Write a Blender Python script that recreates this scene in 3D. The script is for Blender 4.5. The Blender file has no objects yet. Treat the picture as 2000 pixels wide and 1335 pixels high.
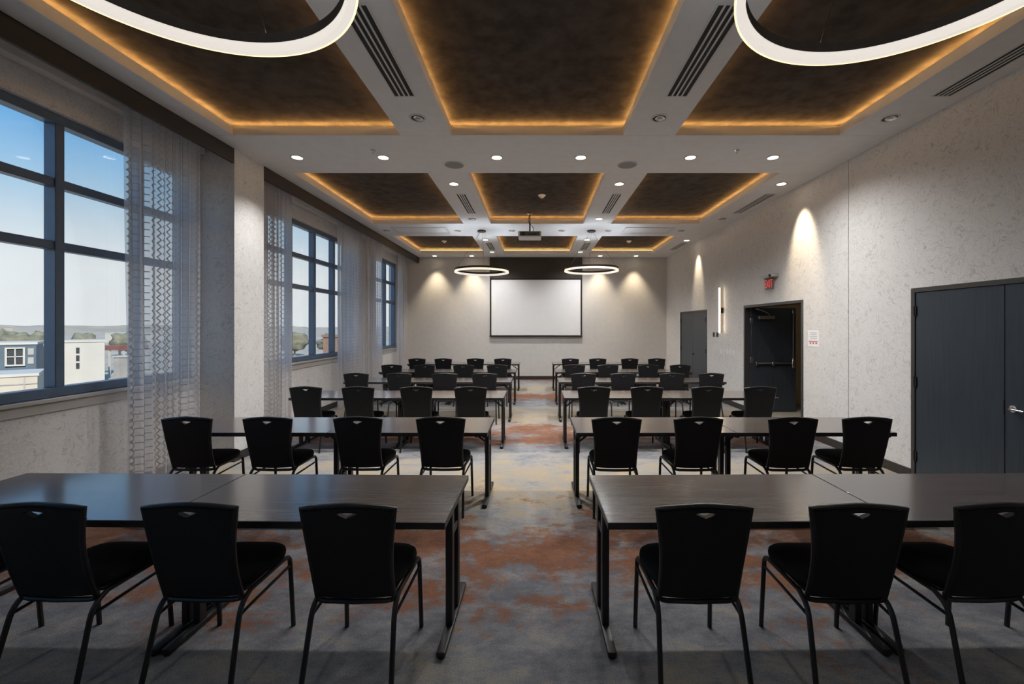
import bpy, bmesh, math, random
from mathutils import Vector, Matrix
random.seed(7)
SC = bpy.context.scene
COL = SC.collection
PI = math.pi
# ------------------------------------------------------------------ camera
CAMZ = 1.74
cd = bpy.data.cameras.new('camera'); cam = bpy.data.objects.new('camera', cd); COL.objects.link(cam)
cam.location = (0, 0, CAMZ); cam.rotation_euler = (PI/2, 0, 0)
cd.sensor_width = 36; cd.lens = 840*36/2000; cd.shift_x = -48/2000; cd.shift_y = -29.5/2000
cd.clip_start = 0.05; cd.clip_end = 6000
SC.camera = cam
# ------------------------------------------------------------------ world, sun, exposure
W = bpy.data.worlds.new('sky'); SC.world = W; W.use_nodes = True
nt = W.node_tree; nt.nodes.clear()
wo = nt.nodes.new('ShaderNodeOutputWorld'); bg = nt.nodes.new('ShaderNodeBackground')
tc = nt.nodes.new('ShaderNodeTexCoord'); sx = nt.nodes.new('ShaderNodeSeparateXYZ'); rp = nt.nodes.new('ShaderNodeValToRGB')
nt.links.new(tc.outputs['Generated'], sx.inputs[0]); nt.links.new(sx.outputs['Z'], rp.inputs['Fac'])
e = rp.color_ramp.elements
e[0].position = 0.0; e[0].color = (0.66, 0.66, 0.65, 1)
e[1].position = 0.10; e[1].color = (0.64, 0.65, 0.65, 1)
for p, c in ((0.16, (0.50, 0.57, 0.62, 1)), (0.22, (0.32, 0.47, 0.60, 1)), (0.31, (0.13, 0.34, 0.60, 1)), (0.6, (0.10, 0.32, 0.64, 1)), (1.0, (0.08, 0.27, 0.60, 1))):
    k = e.new(p); k.color = c
nt.links.new(rp.outputs[0], bg.inputs['Color']); bg.inputs['Strength'].default_value = 1.22
nt.links.new(bg.outputs[0], wo.inputs[0])
sd = bpy.data.lights.new('sun', 'SUN'); sd.energy = 5.8; sd.angle = 0.01; sd.color = (1, 0.90, 0.76)
sun = bpy.data.objects.new('sun', sd); COL.objects.link(sun)
sun.rotation_euler = Vector((-0.55, 0.62, -0.56)).to_track_quat('-Z', 'Y').to_euler(); sun.location = (30, -10, 40)
SC.view_settings.view_transform = 'Standard'; SC.view_settings.look = 'None'
SC.view_settings.gamma = 1; SC.view_settings.use_curve_mapping = False
SC.view_settings.exposure = 0.18
try:
    SC.cycles.max_bounces = 8; SC.cycles.diffuse_bounces = 5; SC.cycles.transparent_max_bounces = 12
    SC.cycles.sample_clamp_indirect = 4; SC.cycles.caustics_reflective = False; SC.cycles.caustics_refractive = False
    SC.cycles.use_denoising = True
except Exception: pass
# light levels
E_UP = 46  # output of the hidden strips added in the rings to lift the ceiling
P_DOWN, P_WASH, E_RING, E_COVE, E_SCONCE = 190, 160, .64, 48, 8
# ------------------------------------------------------------------ helpers
def tag(o, label=None, cat=None, group=None, kind=None):
    if label: o['label'] = label
    if cat: o['category'] = cat
    if group: o['group'] = group
    if kind: o['kind'] = kind
    return o
def empty(name, loc=(0,0,0), rz=0, parent=None):
    o = bpy.data.objects.new(name, None); COL.objects.link(o); o.location = loc; o.rotation_euler = (0,0,rz)
    o.empty_display_size = 0.1
    if parent: o.parent = parent
    return o
class MB:
    def __init__(s): s.bm = bmesh.new()
    def _merge(s, t, M=None):
        if M is not None: bmesh.ops.transform(t, matrix=M, verts=t.verts)
        me = bpy.data.meshes.new('tmp'); t.to_mesh(me); t.free(); s.bm.from_mesh(me); bpy.data.meshes.remove(me)
        return s
    def box(s, lo, hi, bev=0, seg=1, M=None):
        t = bmesh.new(); bmesh.ops.create_cube(t, size=1)
        c = [(a+b)/2 for a, b in zip(lo, hi)]; d = [b-a for a, b in zip(lo, hi)]
        for v in t.verts: v.co = Vector((c[i]+v.co[i]*d[i] for i in range(3)))
        if bev: bmesh.ops.bevel(t, geom=list(t.edges), offset=bev, segments=seg, affect='EDGES', profile=0.5)
        return s._merge(t, M)
    def tube(s, pts, r, n=8, closed=False, cap=True, sq=None):
        pts = [Vector(p) for p in pts]; N = len(pts); rings = []
        T = []
        for i in range(N):
            if closed: d = pts[(i+1)%N]-pts[i-1]
            else: d = pts[min(i+1,N-1)]-pts[max(i-1,0)]
            T.append(d.normalized())
        up = Vector((0,0,1)) if abs(T[0].z) < .9 else Vector((0,1,0))
        nrm = (up - T[0]*up.dot(T[0])).normalized()
        rr = r if isinstance(r, (list, tuple)) else [r]*N
        for i in range(N):
            nrm = (nrm - T[i]*nrm.dot(T[i])).normalized(); b = T[i].cross(nrm)
            rings.append([s.bm.verts.new(pts[i] + (nrm*math.cos(2*PI*k/n+PI/n)+b*math.sin(2*PI*k/n+PI/n))*rr[i]) for k in range(n)])
        for i in range(N if closed else N-1):
            a, b = rings[i], rings[(i+1)%N]
            for k in range(n): s.bm.faces.new((a[k], a[(k+1)%n], b[(k+1)%n], b[k]))
        if cap and not closed:
            s.bm.faces.new(rings[0][::-1]); s.bm.faces.new(rings[-1])
        return s
    def lathe(s, prof, n=24, M=None, closed=False):
        t = bmesh.new(); rings = []
        for r, z in prof:
            rings.append([t.verts.new((r*math.cos(2*PI*k/n), r*math.sin(2*PI*k/n), z)) for k in range(n)])
        m = len(prof)
        for i in range(m if closed else m-1):
            a, b = rings[i], rings[(i+1)%m]
            for k in range(n): t.faces.new((a[k], a[(k+1)%n], b[(k+1)%n], b[k]))
        if not closed:
            if prof[0][0] > 1e-6: t.faces.new(rings[0][::-1])
            if prof[-1][0] > 1e-6: t.faces.new(rings[-1])
        bmesh.ops.remove_doubles(t, verts=t.verts, dist=1e-6)
        return s._merge(t, M)
    def prism(s, outer, holes=(), d=(0,0,.02), M=None):
        t = bmesh.new(); loops = []
        for lp in [outer]+list(holes):
            vs = [t.verts.new(p) for p in lp]; loops.append(vs)
            for i in range(len(vs)): t.edges.new((vs[i], vs[(i+1)%len(vs)]))
        bmesh.ops.triangle_fill(t, edges=list(t.edges), use_beauty=True)
        r = bmesh.ops.extrude_face_region(t, geom=list(t.faces))
        bmesh.ops.translate(t, vec=Vector(d), verts=[g for g in r['geom'] if isinstance(g, bmesh.types.BMVert)])
        return s._merge(t, M)
    def loft(s, rings, cap=True):
        R = [[s.bm.verts.new(p) for p in ring] for ring in rings]; n = len(R[0])
        for a, b in zip(R, R[1:]):
            for k in range(n): s.bm.faces.new((a[k], a[(k+1)%n], b[(k+1)%n], b[k]))
        if cap: s.bm.faces.new(R[0][::-1]); s.bm.faces.new(R[-1])
        return s
    def mesh(s, name, mat, ang=40):
        bmesh.ops.recalc_face_normals(s.bm, faces=s.bm.faces)
        me = bpy.data.meshes.new(name); s.bm.to_mesh(me); s.bm.free()
        me.shade_smooth(); me.set_sharp_from_angle(angle=math.radians(ang))
        me.materials.append(mat); return me
    def build(s, name, mat, parent=None, ang=40, loc=None):
        o = bpy.data.objects.new(name, s.mesh(name, mat, ang)); COL.objects.link(o)
        if parent: o.parent = parent
        if loc: o.location = loc
        return o
def inst(me, name, parent=None, loc=None, rot=None, scale=None):
    o = bpy.data.objects.new(name, me); COL.objects.link(o)
    if parent: o.parent = parent
    if loc: o.location = loc
    if rot: o.rotation_euler = rot
    if scale: o.scale = scale
    return o
def copy_tree(o, parent=None):
    c = o.copy(); COL.objects.link(c); c.parent = parent
    for ch in list(o.children): copy_tree(ch, c)
    return c
def bez(p0, p1, p2, n=6):
    p0, p1, p2 = Vector(p0), Vector(p1), Vector(p2)
    return [p0*(1-t)**2 + p1*2*t*(1-t) + p2*t*t for t in [i/n for i in range(n+1)]]
def rnd(pts, r=.04, n=4, closed=False):
    pts = [Vector(p) for p in pts]; out = []; N = len(pts)
    for i, p in enumerate(pts):
        if not closed and i in (0, N-1): out.append(p); continue
        a = pts[i-1]-p; b = pts[(i+1)%N]-p
        ra = min(r, a.length*.45); rb = min(r, b.length*.45)
        out += bez(p+a.normalized()*ra, p, p+b.normalized()*rb, n)
    return out
# ------------------------------------------------------------------ materials
def base_mat(name, col=(.8,.8,.8), rough=.5, metal=0, spec=.5, coat=0):
    m = bpy.data.materials.new(name); m.use_nodes = True
    b = m.node_tree.nodes['Principled BSDF']
    b.inputs['Base Color'].default_value = (*col, 1); b.inputs['Roughness'].default_value = rough
    b.inputs['Metallic'].default_value = metal; b.inputs['Specular IOR Level'].default_value = spec
    b.inputs['Coat Weight'].default_value = coat
    return m, m.node_tree, b
def N(t, typ, **kw):
    n = t.nodes.new(typ)
    for k, v in kw.items():
        if k.startswith('_'): setattr(n, k[1:], v)
        else: n.inputs[k.replace('_', ' ')].default_value = v
    return n
def ramp(t, stops, interp='LINEAR'):
    r = t.nodes.new('ShaderNodeValToRGB'); r.color_ramp.interpolation = interp; e = r.color_ramp.elements
    e[0].position, e[0].color = stops[0][0], (*stops[0][1], 1); e[1].position, e[1].color = stops[-1][0], (*stops[-1][1], 1)
    for p, c in stops[1:-1]: k = e.new(p); k.color = (*c, 1)
    return r
def coords(t, scale=(1,1,1), loc=(0,0,0), kind='Object'):
    c = t.nodes.new('ShaderNodeTexCoord'); m = t.nodes.new('ShaderNodeMapping')
    m.inputs['Scale'].default_value = scale; m.inputs['Location'].default_value = loc
    t.links.new(c.outputs[kind], m.inputs[0]); return m.outputs[0]
def mixc(t, fac, a, b):
    m = t.nodes.new('ShaderNodeMix'); m.data_type = 'RGBA'
    for sock, v in ((m.inputs[0], fac), (m.inputs[6], a), (m.inputs[7], b)):
        if hasattr(v, 'links'): t.links.new(v, sock)
        elif isinstance(v, (int, float)): sock.default_value = v
        else: sock.default_value = (*v, 1)
    return m.outputs[2]
def mth(t, op, a, b=None, c=None):
    m = t.nodes.new('ShaderNodeMath'); m.operation = op
    for i, v in enumerate((a, b, c)):
        if v is None: continue
        if hasattr(v, 'links'): t.links.new(v, m.inputs[i])
        else: m.inputs[i].default_value = v
    return m.outputs[0]
def noise_mat(name, c1, c2, scale=20, rough=.6, metal=0, spec=.5, bump=0, stretch=(1,1,1), detail=4, coat=0, lo=.3, hi=.7):
    m, t, b = base_mat(name, c1, rough, metal, spec, coat)
    v = coords(t, stretch); n = N(t, 'ShaderNodeTexNoise', Scale=scale, Detail=detail); t.links.new(v, n.inputs[0])
    r = ramp(t, ((lo, c1), (hi, c2))); t.links.new(n.outputs[0], r.inputs[0]); t.links.new(r.outputs[0], b.inputs['Base Color'])
    if bump:
        bp = N(t, 'ShaderNodeBump', Strength=bump, Distance=.004); t.links.new(n.outputs[0], bp.inputs['Height']); t.links.new(bp.outputs[0], b.inputs['Normal'])
    return m
def emit_mat(name, col, strength):
    m, t, b = base_mat(name, col, .5)
    b.inputs['Emission Color'].default_value = (*col, 1); b.inputs['Emission Strength'].default_value = strength
    return m
M = {}
# wallpaper: pale ground with meandering vein print
def wallpaper():
    m, t, b = base_mat('wallpaper', (.6,.6,.6), .55, 0, .35)
    v = coords(t)
    w = N(t, 'ShaderNodeTexNoise', Scale=3.2, Detail=2); t.links.new(v, w.inputs[0])
    vv = t.nodes.new('ShaderNodeVectorMath'); vv.operation = 'MULTIPLY_ADD'
    t.links.new(w.outputs['Color'], vv.inputs[0]); vv.inputs[1].default_value = (.55,.55,.55); t.links.new(v, vv.inputs[2])
    n = N(t, 'ShaderNodeTexNoise', Scale=6.5, Detail=3, Roughness=.55, Distortion=1.3); t.links.new(vv.outputs[0], n.inputs[0])
    d = mth(t, 'ABSOLUTE', mth(t, 'SUBTRACT', n.outputs[0], .5))
    l1 = ramp(t, ((.0, (1,1,1)), (.022, (0,0,0)))); t.links.new(d, l1.inputs[0])
    n2 = N(t, 'ShaderNodeTexNoise', Scale=9, Detail=3, Distortion=1.6); t.links.new(vv.outputs[0], n2.inputs[0])
    d2 = mth(t, 'ABSOLUTE', mth(t, 'SUBTRACT', n2.outputs[0], .44))
    l2 = ramp(t, ((.0, (.7,.7,.7)), (.016, (0,0,0)))); t.links.new(d2, l2.inputs[0])
    br = N(t, 'ShaderNodeTexNoise', Scale=7, Detail=2); t.links.new(v, br.inputs[0])
    k = ramp(t, ((.40, (0,0,0)), (.62, (1,1,1)))); t.links.new(br.outputs[0], k.inputs[0])
    f = mth(t, 'MULTIPLY', mth(t, 'MAXIMUM', l1.outputs[0], l2.outputs[0]), mth(t, 'ADD', mth(t, 'MULTIPLY', k.outputs[0], .5), .5))
    fine = N(t, 'ShaderNodeTexNoise', Scale=60, Detail=3); t.links.new(v, fine.inputs[0])
    g = ramp(t, ((.3, (.68,.68,.685)), (.7, (.765,.765,.77)))); t.links.new(fine.outputs[0], g.inputs[0])
    c = mixc(t, mth(t, 'MULTIPLY', f, .62), g.outputs[0], (.33,.30,.27)); t.links.new(c, b.inputs['Base Color'])
    bp = N(t, 'ShaderNodeBump', Strength=.15, Distance=.003); t.links.new(fine.outputs[0], bp.inputs['Height']); t.links.new(bp.outputs[0], b.inputs['Normal'])
    return m
M['paper'] = wallpaper()
# carpet: abstract grey-blue and sand with rust drifts that repeat down the room
def carpet():
    m, t, b = base_mat('carpet', (.3,.3,.3), .95, 0, .08)
    v = coords(t)
    sp = t.nodes.new('ShaderNodeSeparateXYZ'); t.links.new(v, sp.inputs[0])
    vs = coords(t, (.75, 1.25, 1))
    big = N(t, 'ShaderNodeTexNoise', Scale=1.15, Detail=9, Roughness=.66, Distortion=.15); t.links.new(vs, big.inputs[0])
    det = N(t, 'ShaderNodeTexNoise', Scale=5, Detail=8, Roughness=.74, Distortion=.15); t.links.new(vs, det.inputs[0])
    vv = coords(t, (1, 1.6, 1), (5.3, 2.1, 0))
    gnd = N(t, 'ShaderNodeTexNoise', Scale=2.4, Detail=9, Roughness=.72, Distortion=.15); t.links.new(vv, gnd.inputs[0])
    pile = N(t, 'ShaderNodeTexNoise', Scale=130, Detail=2); t.links.new(v, pile.inputs[0])
    mid = N(t, 'ShaderNodeTexNoise', Scale=17, Detail=7, Roughness=.75); t.links.new(vs, mid.inputs[0])
    # slow repeat of 3.66 m along the room
    ph = mth(t, 'MULTIPLY', mth(t, 'SUBTRACT', sp.outputs['Y'], 3.42), 2*PI/3.66)
    band = mth(t, 'COSINE', ph)
    ph2 = mth(t, 'COSINE', mth(t, 'MULTIPLY', mth(t, 'SUBTRACT', sp.outputs['Y'], 4.75), 2*PI/3.66))  # sand bands of the print, also carrying warm lamp pools in their colour
    sandf = mth(t, 'ADD', mth(t, 'ADD', mth(t, 'MULTIPLY', ph2, .13), gnd.outputs[0]), mth(t, 'MULTIPLY', mth(t, 'SUBTRACT', mid.outputs[0], .5), .42))
    g = ramp(t, ((.26, (.14,.15,.175)), (.44, (.235,.24,.26)), (.55, (.31,.295,.275)), (.66, (.355,.30,.225)), (.80, (.42,.345,.245)))); t.links.new(sandf, g.inputs[0])
    rust = mth(t, 'ADD', mth(t, 'ADD', mth(t, 'MULTIPLY', mth(t, 'SUBTRACT', band, .1), .13), mth(t, 'MULTIPLY', big.outputs[0], .75)), mth(t, 'ADD', mth(t, 'MULTIPLY', det.outputs[0], .42), mth(t, 'MULTIPLY', mth(t, 'SUBTRACT', mid.outputs[0], .5), .38)))
    rf = ramp(t, ((.605, (0,0,0)), (.70, (.88,.88,.88)))); t.links.new(rust, rf.inputs[0])
    rc = ramp(t, ((.32, (.085,.045,.03)), (.46, (.185,.075,.040)), (.58, (.25,.11,.052)), (.72, (.15,.095,.065)))); t.links.new(mth(t, 'ADD', mth(t, 'MULTIPLY', det.outputs[0], .5), mth(t, 'MULTIPLY', mid.outputs[0], .5)), rc.inputs[0])
    c = mixc(t, rf.outputs[0], g.outputs[0], rc.outputs[0])
    pr = ramp(t, ((.25, (.72,.72,.72)), (.75, (1.2,1.2,1.2)))); t.links.new(pile.outputs[0], pr.inputs[0])
    mm = t.nodes.new('ShaderNodeMix'); mm.data_type = 'RGBA'; mm.blend_type = 'MULTIPLY'; mm.inputs[0].default_value = 1
    t.links.new(c, mm.inputs[6]); t.links.new(pr.outputs[0], mm.inputs[7]); t.links.new(mm.outputs[2], b.inputs['Base Color'])
    bp = N(t, 'ShaderNodeBump', Strength=.5, Distance=.006); t.links.new(pile.outputs[0], bp.inputs['Height']); t.links.new(bp.outputs[0], b.inputs['Normal'])
    return m
M['carpet'] = carpet()
def wood(name, c1, c2, rough, spec, axis='X', sc=1.0, coat=0, tint=None):
    m, t, b = base_mat(name, c1, rough, 0, spec, coat)
    st = {'X': (1.2, 26, 26), 'Z': (22, 22, 1.0)}[axis]
    v = coords(t, tuple(a*sc for a in st)); n = N(t, 'ShaderNodeTexNoise', Scale=1.6, Detail=6, Roughness=.65, Distortion=.25); t.links.new(v, n.inputs[0])
    r = ramp(t, ((.32, c1), (.68, c2))); t.links.new(n.outputs[0], r.inputs[0]); t.links.new(r.outputs[0], b.inputs['Base Color'])
    b.inputs['Coat Roughness'].default_value = .13; b.inputs['Coat IOR'].default_value = 1.5
    if tint: b.inputs['Specular Tint'].default_value = (*tint, 1)
    bp = N(t, 'ShaderNodeBump', Strength=.003, Distance=.001); t.links.new(n.outputs[0], bp.inputs['Height']); t.links.new(bp.outputs[0], b.inputs['Normal'])
    return m
M['laminate'] = wood('laminate', (.085,.068,.062), (.165,.135,.12), .17, 1.0, 'X', coat=.4, tint=(.72,.86,1.0))  # blue window reflection put into the specular tint
M['edge'] = noise_mat('edge_band', (.022,.02,.022), (.035,.032,.034), 40, .45)
M['doorwood'] = wood('door_veneer', (.030,.038,.050), (.046,.056,.071), .34, .6, 'Z', tint=(.7,.85,1.0))  # bluish sky reflection put into the veneer colour and specular tint
M['doorframe'] = noise_mat('door_frame_paint', (.045,.045,.047), (.055,.055,.057), 30, .42)
M['darkfelt'] = noise_mat('ceiling_felt', (.046,.040,.036), (.088,.077,.069), 7, .95, 0, .1, .2, detail=9)
M['plaster'] = noise_mat('ceiling_paint', (.80,.80,.80), (.84,.84,.84), 8, .75, 0, .25, .03)
M['screenwall'] = noise_mat('front_wall_paint', (.62,.61,.60), (.66,.65,.64), 8, .7, 0, .25, .03)
M['pelmet'] = noise_mat('pelmet_veneer', (.018,.015,.014), (.028,.024,.022), 12, .5, stretch=(20,1,20))
M['base'] = noise_mat('baseboard_vinyl', (.028,.025,.023), (.04,.036,.033), 20, .5)
M['winframe'] = noise_mat('window_aluminium', (.11,.165,.25), (.125,.185,.28), 15, .35, .2)  # frames' blue sky reflection put into the base colour
M['sill'] = noise_mat('sill_paint', (.44,.43,.42), (.48,.47,.46), 10, .5)
M['whitemetal'] = noise_mat('white_metal', (.70,.69,.67), (.74,.73,.71), 12, .4)
M['slotdark'] = noise_mat('slot_black', (.012,.012,.013), (.02,.02,.021), 30, .7)
M['chrome'] = noise_mat('chrome', (.62,.63,.64), (.72,.73,.74), 30, .22, 1)
M['steel'] = noise_mat('satin_steel', (.5,.5,.51), (.6,.6,.61), 60, .35, 1)
M['bronze'] = noise_mat('dark_bronze', (.035,.025,.018), (.05,.037,.027), 40, .4, .6)
M['tube'] = noise_mat('black_powder_coat', (.010,.011,.013), (.016,.017,.020), 80, .38)
M['fabric'] = noise_mat('black_weave', (.0075,.008,.010), (.013,.014,.017), 160, .85, 0, .3, .25)
M['backpanel'] = noise_mat('black_vinyl_back', (.0085,.009,.011), (.013,.0135,.016), 120, .6, 0, .35, .1)
M['legblack'] = noise_mat('table_leg_black', (.012,.012,.014), (.019,.019,.022), 60, .42)
M['rubber'] = noise_mat('rubber_foot', (.01,.01,.01), (.015,.015,.015), 60, .8)
M['screen'] = noise_mat('screen_fabric', (.80,.815,.84), (.82,.835,.86), 6, .8, 0, .2)
M['screenborder'] = noise_mat('screen_border', (.008,.008,.009), (.012,.012,.013), 60, .8)
M['panelbrown'] = noise_mat('dark_wood_panel', (.030,.026,.023), (.045,.039,.034), 6, .55, stretch=(1,14,14))
M['plastic'] = noise_mat('white_plastic', (.80,.80,.80), (.84,.84,.84), 25, .4)
M['greyplastic'] = noise_mat('grey_plastic', (.10,.11,.115), (.14,.15,.155), 25, .5)
M['speaker'] = noise_mat('speaker_grille', (.22,.22,.22), (.36,.36,.36), 300, .6)
M['paperwhite'] = noise_mat('paper', (.84,.85,.88), (.88,.89,.92), 20, .7)
M['red'] = noise_mat('red_print', (.55,.10,.10), (.6,.13,.12), 40, .6)
M['greyprint'] = noise_mat('grey_print', (.42,.42,.46), (.48,.48,.52), 40, .6)
M['beige'] = noise_mat('corridor_paint', (.46,.39,.28), (.50,.43,.31), 6, .7, 0, .25)
M['lamp'] = emit_mat('downlight_lens', (1, .86, .66), 9)
M['added_corrlamp'] = emit_mat('added_corridor_lamp_shade', (1, .82, .58), 6)  # glow of the lamp added in the corridor
M['ring'] = emit_mat('ring_diffuser', (1, .93, .85), E_RING)
M['ringedge'] = emit_mat('ring_edge_glow', (1, .76, .40), 1.4)
M['added_uplight'] = emit_mat('added_ring_uplight', (.84, .92, 1.0), E_UP)
M['cove'] = emit_mat('cove_led', (1, .53, .16), E_COVE)
M['sconce'] = emit_mat('sconce_tube', (1, .80, .56), E_SCONCE)
M['exitred'] = emit_mat('exit_letters', (.85, .10, .07), .3)
def glass_mat(name, tint, refl=.9):
    m = bpy.data.materials.new(name); m.use_nodes = True; t = m.node_tree; t.nodes.clear()
    o = t.nodes.new('ShaderNodeOutputMaterial'); tr = t.nodes.new('ShaderNodeBsdfTransparent'); g = t.nodes.new('ShaderNodeBsdfGlossy')
    fr = N(t, 'ShaderNodeFresnel', IOR=1.45); mx = t.nodes.new('ShaderNodeMixShader')
    nz = N(t, 'ShaderNodeTexNoise', Scale=2); rr = ramp(t, ((.3, tint), (.7, tuple(min(1, a*1.02) for a in tint)))); t.links.new(coords(t), nz.inputs[0])
    t.links.new(nz.outputs[0], rr.inputs[0]); t.links.new(rr.outputs[0], tr.inputs[0])
    g.inputs['Roughness'].default_value = .03
    t.links.new(mth(t, 'MULTIPLY', fr.outputs[0], refl), mx.inputs[0]); t.links.new(tr.outputs[0], mx.inputs[1]); t.links.new(g.outputs[0], mx.inputs[2]); t.links.new(mx.outputs[0], o.inputs[0])
    return m
M['glass'] = glass_mat('window_glass', (.93,.955,.97), .12)
M['acrylic'] = glass_mat('clear_acrylic', (.90,.93,.93), .8)
# sheer curtain: woven ladder and zig-zag threads on a see-through ground
def sheer():
    m = bpy.data.materials.new('sheer_curtain'); m.use_nodes = True; t = m.node_tree; t.nodes.clear()
    o = t.nodes.new('ShaderNodeOutputMaterial')
    uv = t.nodes.new('ShaderNodeUVMap'); sp = t.nodes.new('ShaderNodeSeparateXYZ'); t.links.new(uv.outputs[0], sp.inputs[0])
    U, V = sp.outputs['X'], sp.outputs['Y']
    fu = mth(t, 'FRACT', mth(t, 'DIVIDE', U, .24)); fv = mth(t, 'FRACT', mth(t, 'DIVIDE', V, .075))
    rung = mth(t, 'MULTIPLY', mth(t, 'LESS_THAN', fv, .15), mth(t, 'GREATER_THAN', fu, .34))
    tri = mth(t, 'MULTIPLY', mth(t, 'ABSOLUTE', mth(t, 'SUBTRACT', fv, .5)), .22)
    z1 = mth(t, 'LESS_THAN', mth(t, 'ABSOLUTE', mth(t, 'SUBTRACT', fu, mth(t, 'ADD', tri, .06))), .028)
    z2 = mth(t, 'LESS_THAN', mth(t, 'ABSOLUTE', mth(t, 'SUBTRACT', mth(t, 'SUBTRACT', .34, fu), tri)), .028)
    line = mth(t, 'MAXIMUM', rung, mth(t, 'MAXIMUM', z1, z2))
    nz = N(t, 'ShaderNodeTexNoise', Scale=3, Detail=2); t.links.new(uv.outputs[0], nz.inputs[0])
    opac = mth(t, 'ADD', mth(t, 'MULTIPLY', line, .40), mth(t, 'ADD', .48, mth(t, 'MULTIPLY', nz.outputs[0], .16)))
    tr = t.nodes.new('ShaderNodeBsdfTransparent'); df = t.nodes.new('ShaderNodeBsdfDiffuse'); tl = t.nodes.new('ShaderNodeBsdfTranslucent')
    col = mixc(t, line, (.84,.86,.92), (.50,.44,.38))  # white fabric, with the sky's blue light put into its colour
    t.links.new(col, df.inputs[0]); t.links.new(col, tl.inputs[0]); tr.inputs[0].default_value = (.94,.95,.97,1)
    a = t.nodes.new('ShaderNodeMixShader'); a.inputs[0].default_value = .7; t.links.new(df.outputs[0], a.inputs[1]); t.links.new(tl.outputs[0], a.inputs[2])
    b = t.nodes.new('ShaderNodeMixShader'); t.links.new(opac, b.inputs[0]); t.links.new(tr.outputs[0], b.inputs[1]); t.links.new(a.outputs[0], b.inputs[2])
    t.links.new(b.outputs[0], o.inputs[0]); return m
M['sheer'] = sheer()
# ------------------------------------------------------------------ room shell
CEIL = 4.04; LIP = .11; PAN = CEIL+LIP+.055
XL, XR, YF, YB = -4.37, 4.30, 14.25, -3.0
def struct(o, label): return tag(o, label, kind='structure')
struct(MB().box((-4.7, YB-.3, -.25), (6.9, YF+.2, 0)).build('floor', M['carpet']), 'abstract grey and rust patterned carpet covering the room')
# windows: [y0, y1], mullion centres
WIN = [(-2.40, .90, (-1.58, -.75, .07)), (2.35, 5.45, (3.17, 3.99, 4.81)), (6.93, 10.23, (7.75, 8.58, 9.40)), (11.10, 13.45, (11.79, 12.60))]
WZ0, WZ1 = 1.10, 3.70
wl = MB(); prev = YB
for y0, y1, _ in WIN:
    wl.box((XL-.25, prev, 0), (XL, y0, PAN)); wl.box((XL-.25, y0, 0), (XL, y1, WZ0)); wl.box((XL-.25, y0, WZ1), (XL, y1, PAN)); prev = y1
wl.box((XL-.25, prev, 0), (XL, YF, PAN))
struct(wl.build('wall_left', M['paper']), 'window wall papered in pale vein print')
struct(MB().box((XL, 5.55, 0), (-3.90, 6.15, CEIL)).build('wall_pillar', M['paper']), 'papered pillar standing out between the first two windows')
struct(MB().box((XL-.25, YF, 0), (6.9, YF+.2, PAN)).build('wall_front', M['screenwall']), 'plain greige wall behind the projection screen')
struct(MB().box((XL-.25, YB-.2, 0), (6.9, YB, PAN)).build('wall_back', M['paper']), 'papered wall at the far end from the screen')
DOORS = [(2.97, 4.93), (6.93, 8.91), (10.85, 12.85)]; DH = 2.18; SEAM = 5.93
wr = MB(); prev = YB
for y0, y1 in DOORS:
    if prev < SEAM < y0:
        wr.box((XR, prev, 0), (XR+.2, SEAM-.004, PAN)); wr.box((XR, SEAM+.004, 0), (XR+.2, y0, PAN))
    else: wr.box((XR, prev, 0), (XR+.2, y0, PAN))
    wr.box((XR, y0, DH), (XR+.2, y1, PAN)); prev = y1
wr.box((XR, prev, 0), (XR+.2, YF, PAN))
struct(wr.build('wall_right', M['paper']), 'door wall papered in pale vein print')
struct(MB().box((XR+.006, SEAM-.02, 0), (XR+.19, SEAM+.02, PAN-.01)).build('trim_1', M['slotdark']), 'dark vertical joint in the papered door wall')
# corridor beyond the doors
cw = MB(); cw.box((6.7, YB, 0), (6.9, YF, PAN)); cw.box((XR+.2, 9.6, 0), (6.7, 9.75, 2.8)); cw.box((XR+.2, 5.6, 0), (6.7, 5.75, 2.8)); cw.box((XR+.2, 5.6, 2.8), (6.7, 9.75, 2.95))
struct(cw.build('wall_corridor', M['beige']), 'beige corridor walls seen through the open door')
# baseboards
def baseb(name, lo, hi, lab): struct(MB().box(lo, hi, .004).build(name, M['base']), lab)
bb = MB()
for a, b_ in ((YB, 2.97), (4.93, 6.93), (8.91, 10.85), (12.85, YF)): bb.box((XR-.014, a, 0), (XR, b_, .115), .004)
struct(bb.build('baseboard_right', M['base']), 'dark brown baseboard along the door wall')
bb = MB()
for a, b_ in ((YB, 5.55), (6.15, YF)): bb.box((XL, a, 0), (XL+.014, b_, .115), .004)
bb.box((-3.90, 5.536, 0), (-3.886, 6.164, .115), .004); bb.box((XL+.014, 5.536, 0), (-3.9, 5.55, .115), .004); bb.box((XL+.014, 6.15, 0), (-3.9, 6.164, .115), .004)
struct(bb.build('baseboard_left', M['base']), 'dark brown baseboard along the window wall and pillar')
baseb('baseboard_front', (XL+.015, YF-.014, 0), (XR-.015, YF, .115), 'dark brown baseboard under the projection screen')
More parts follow.
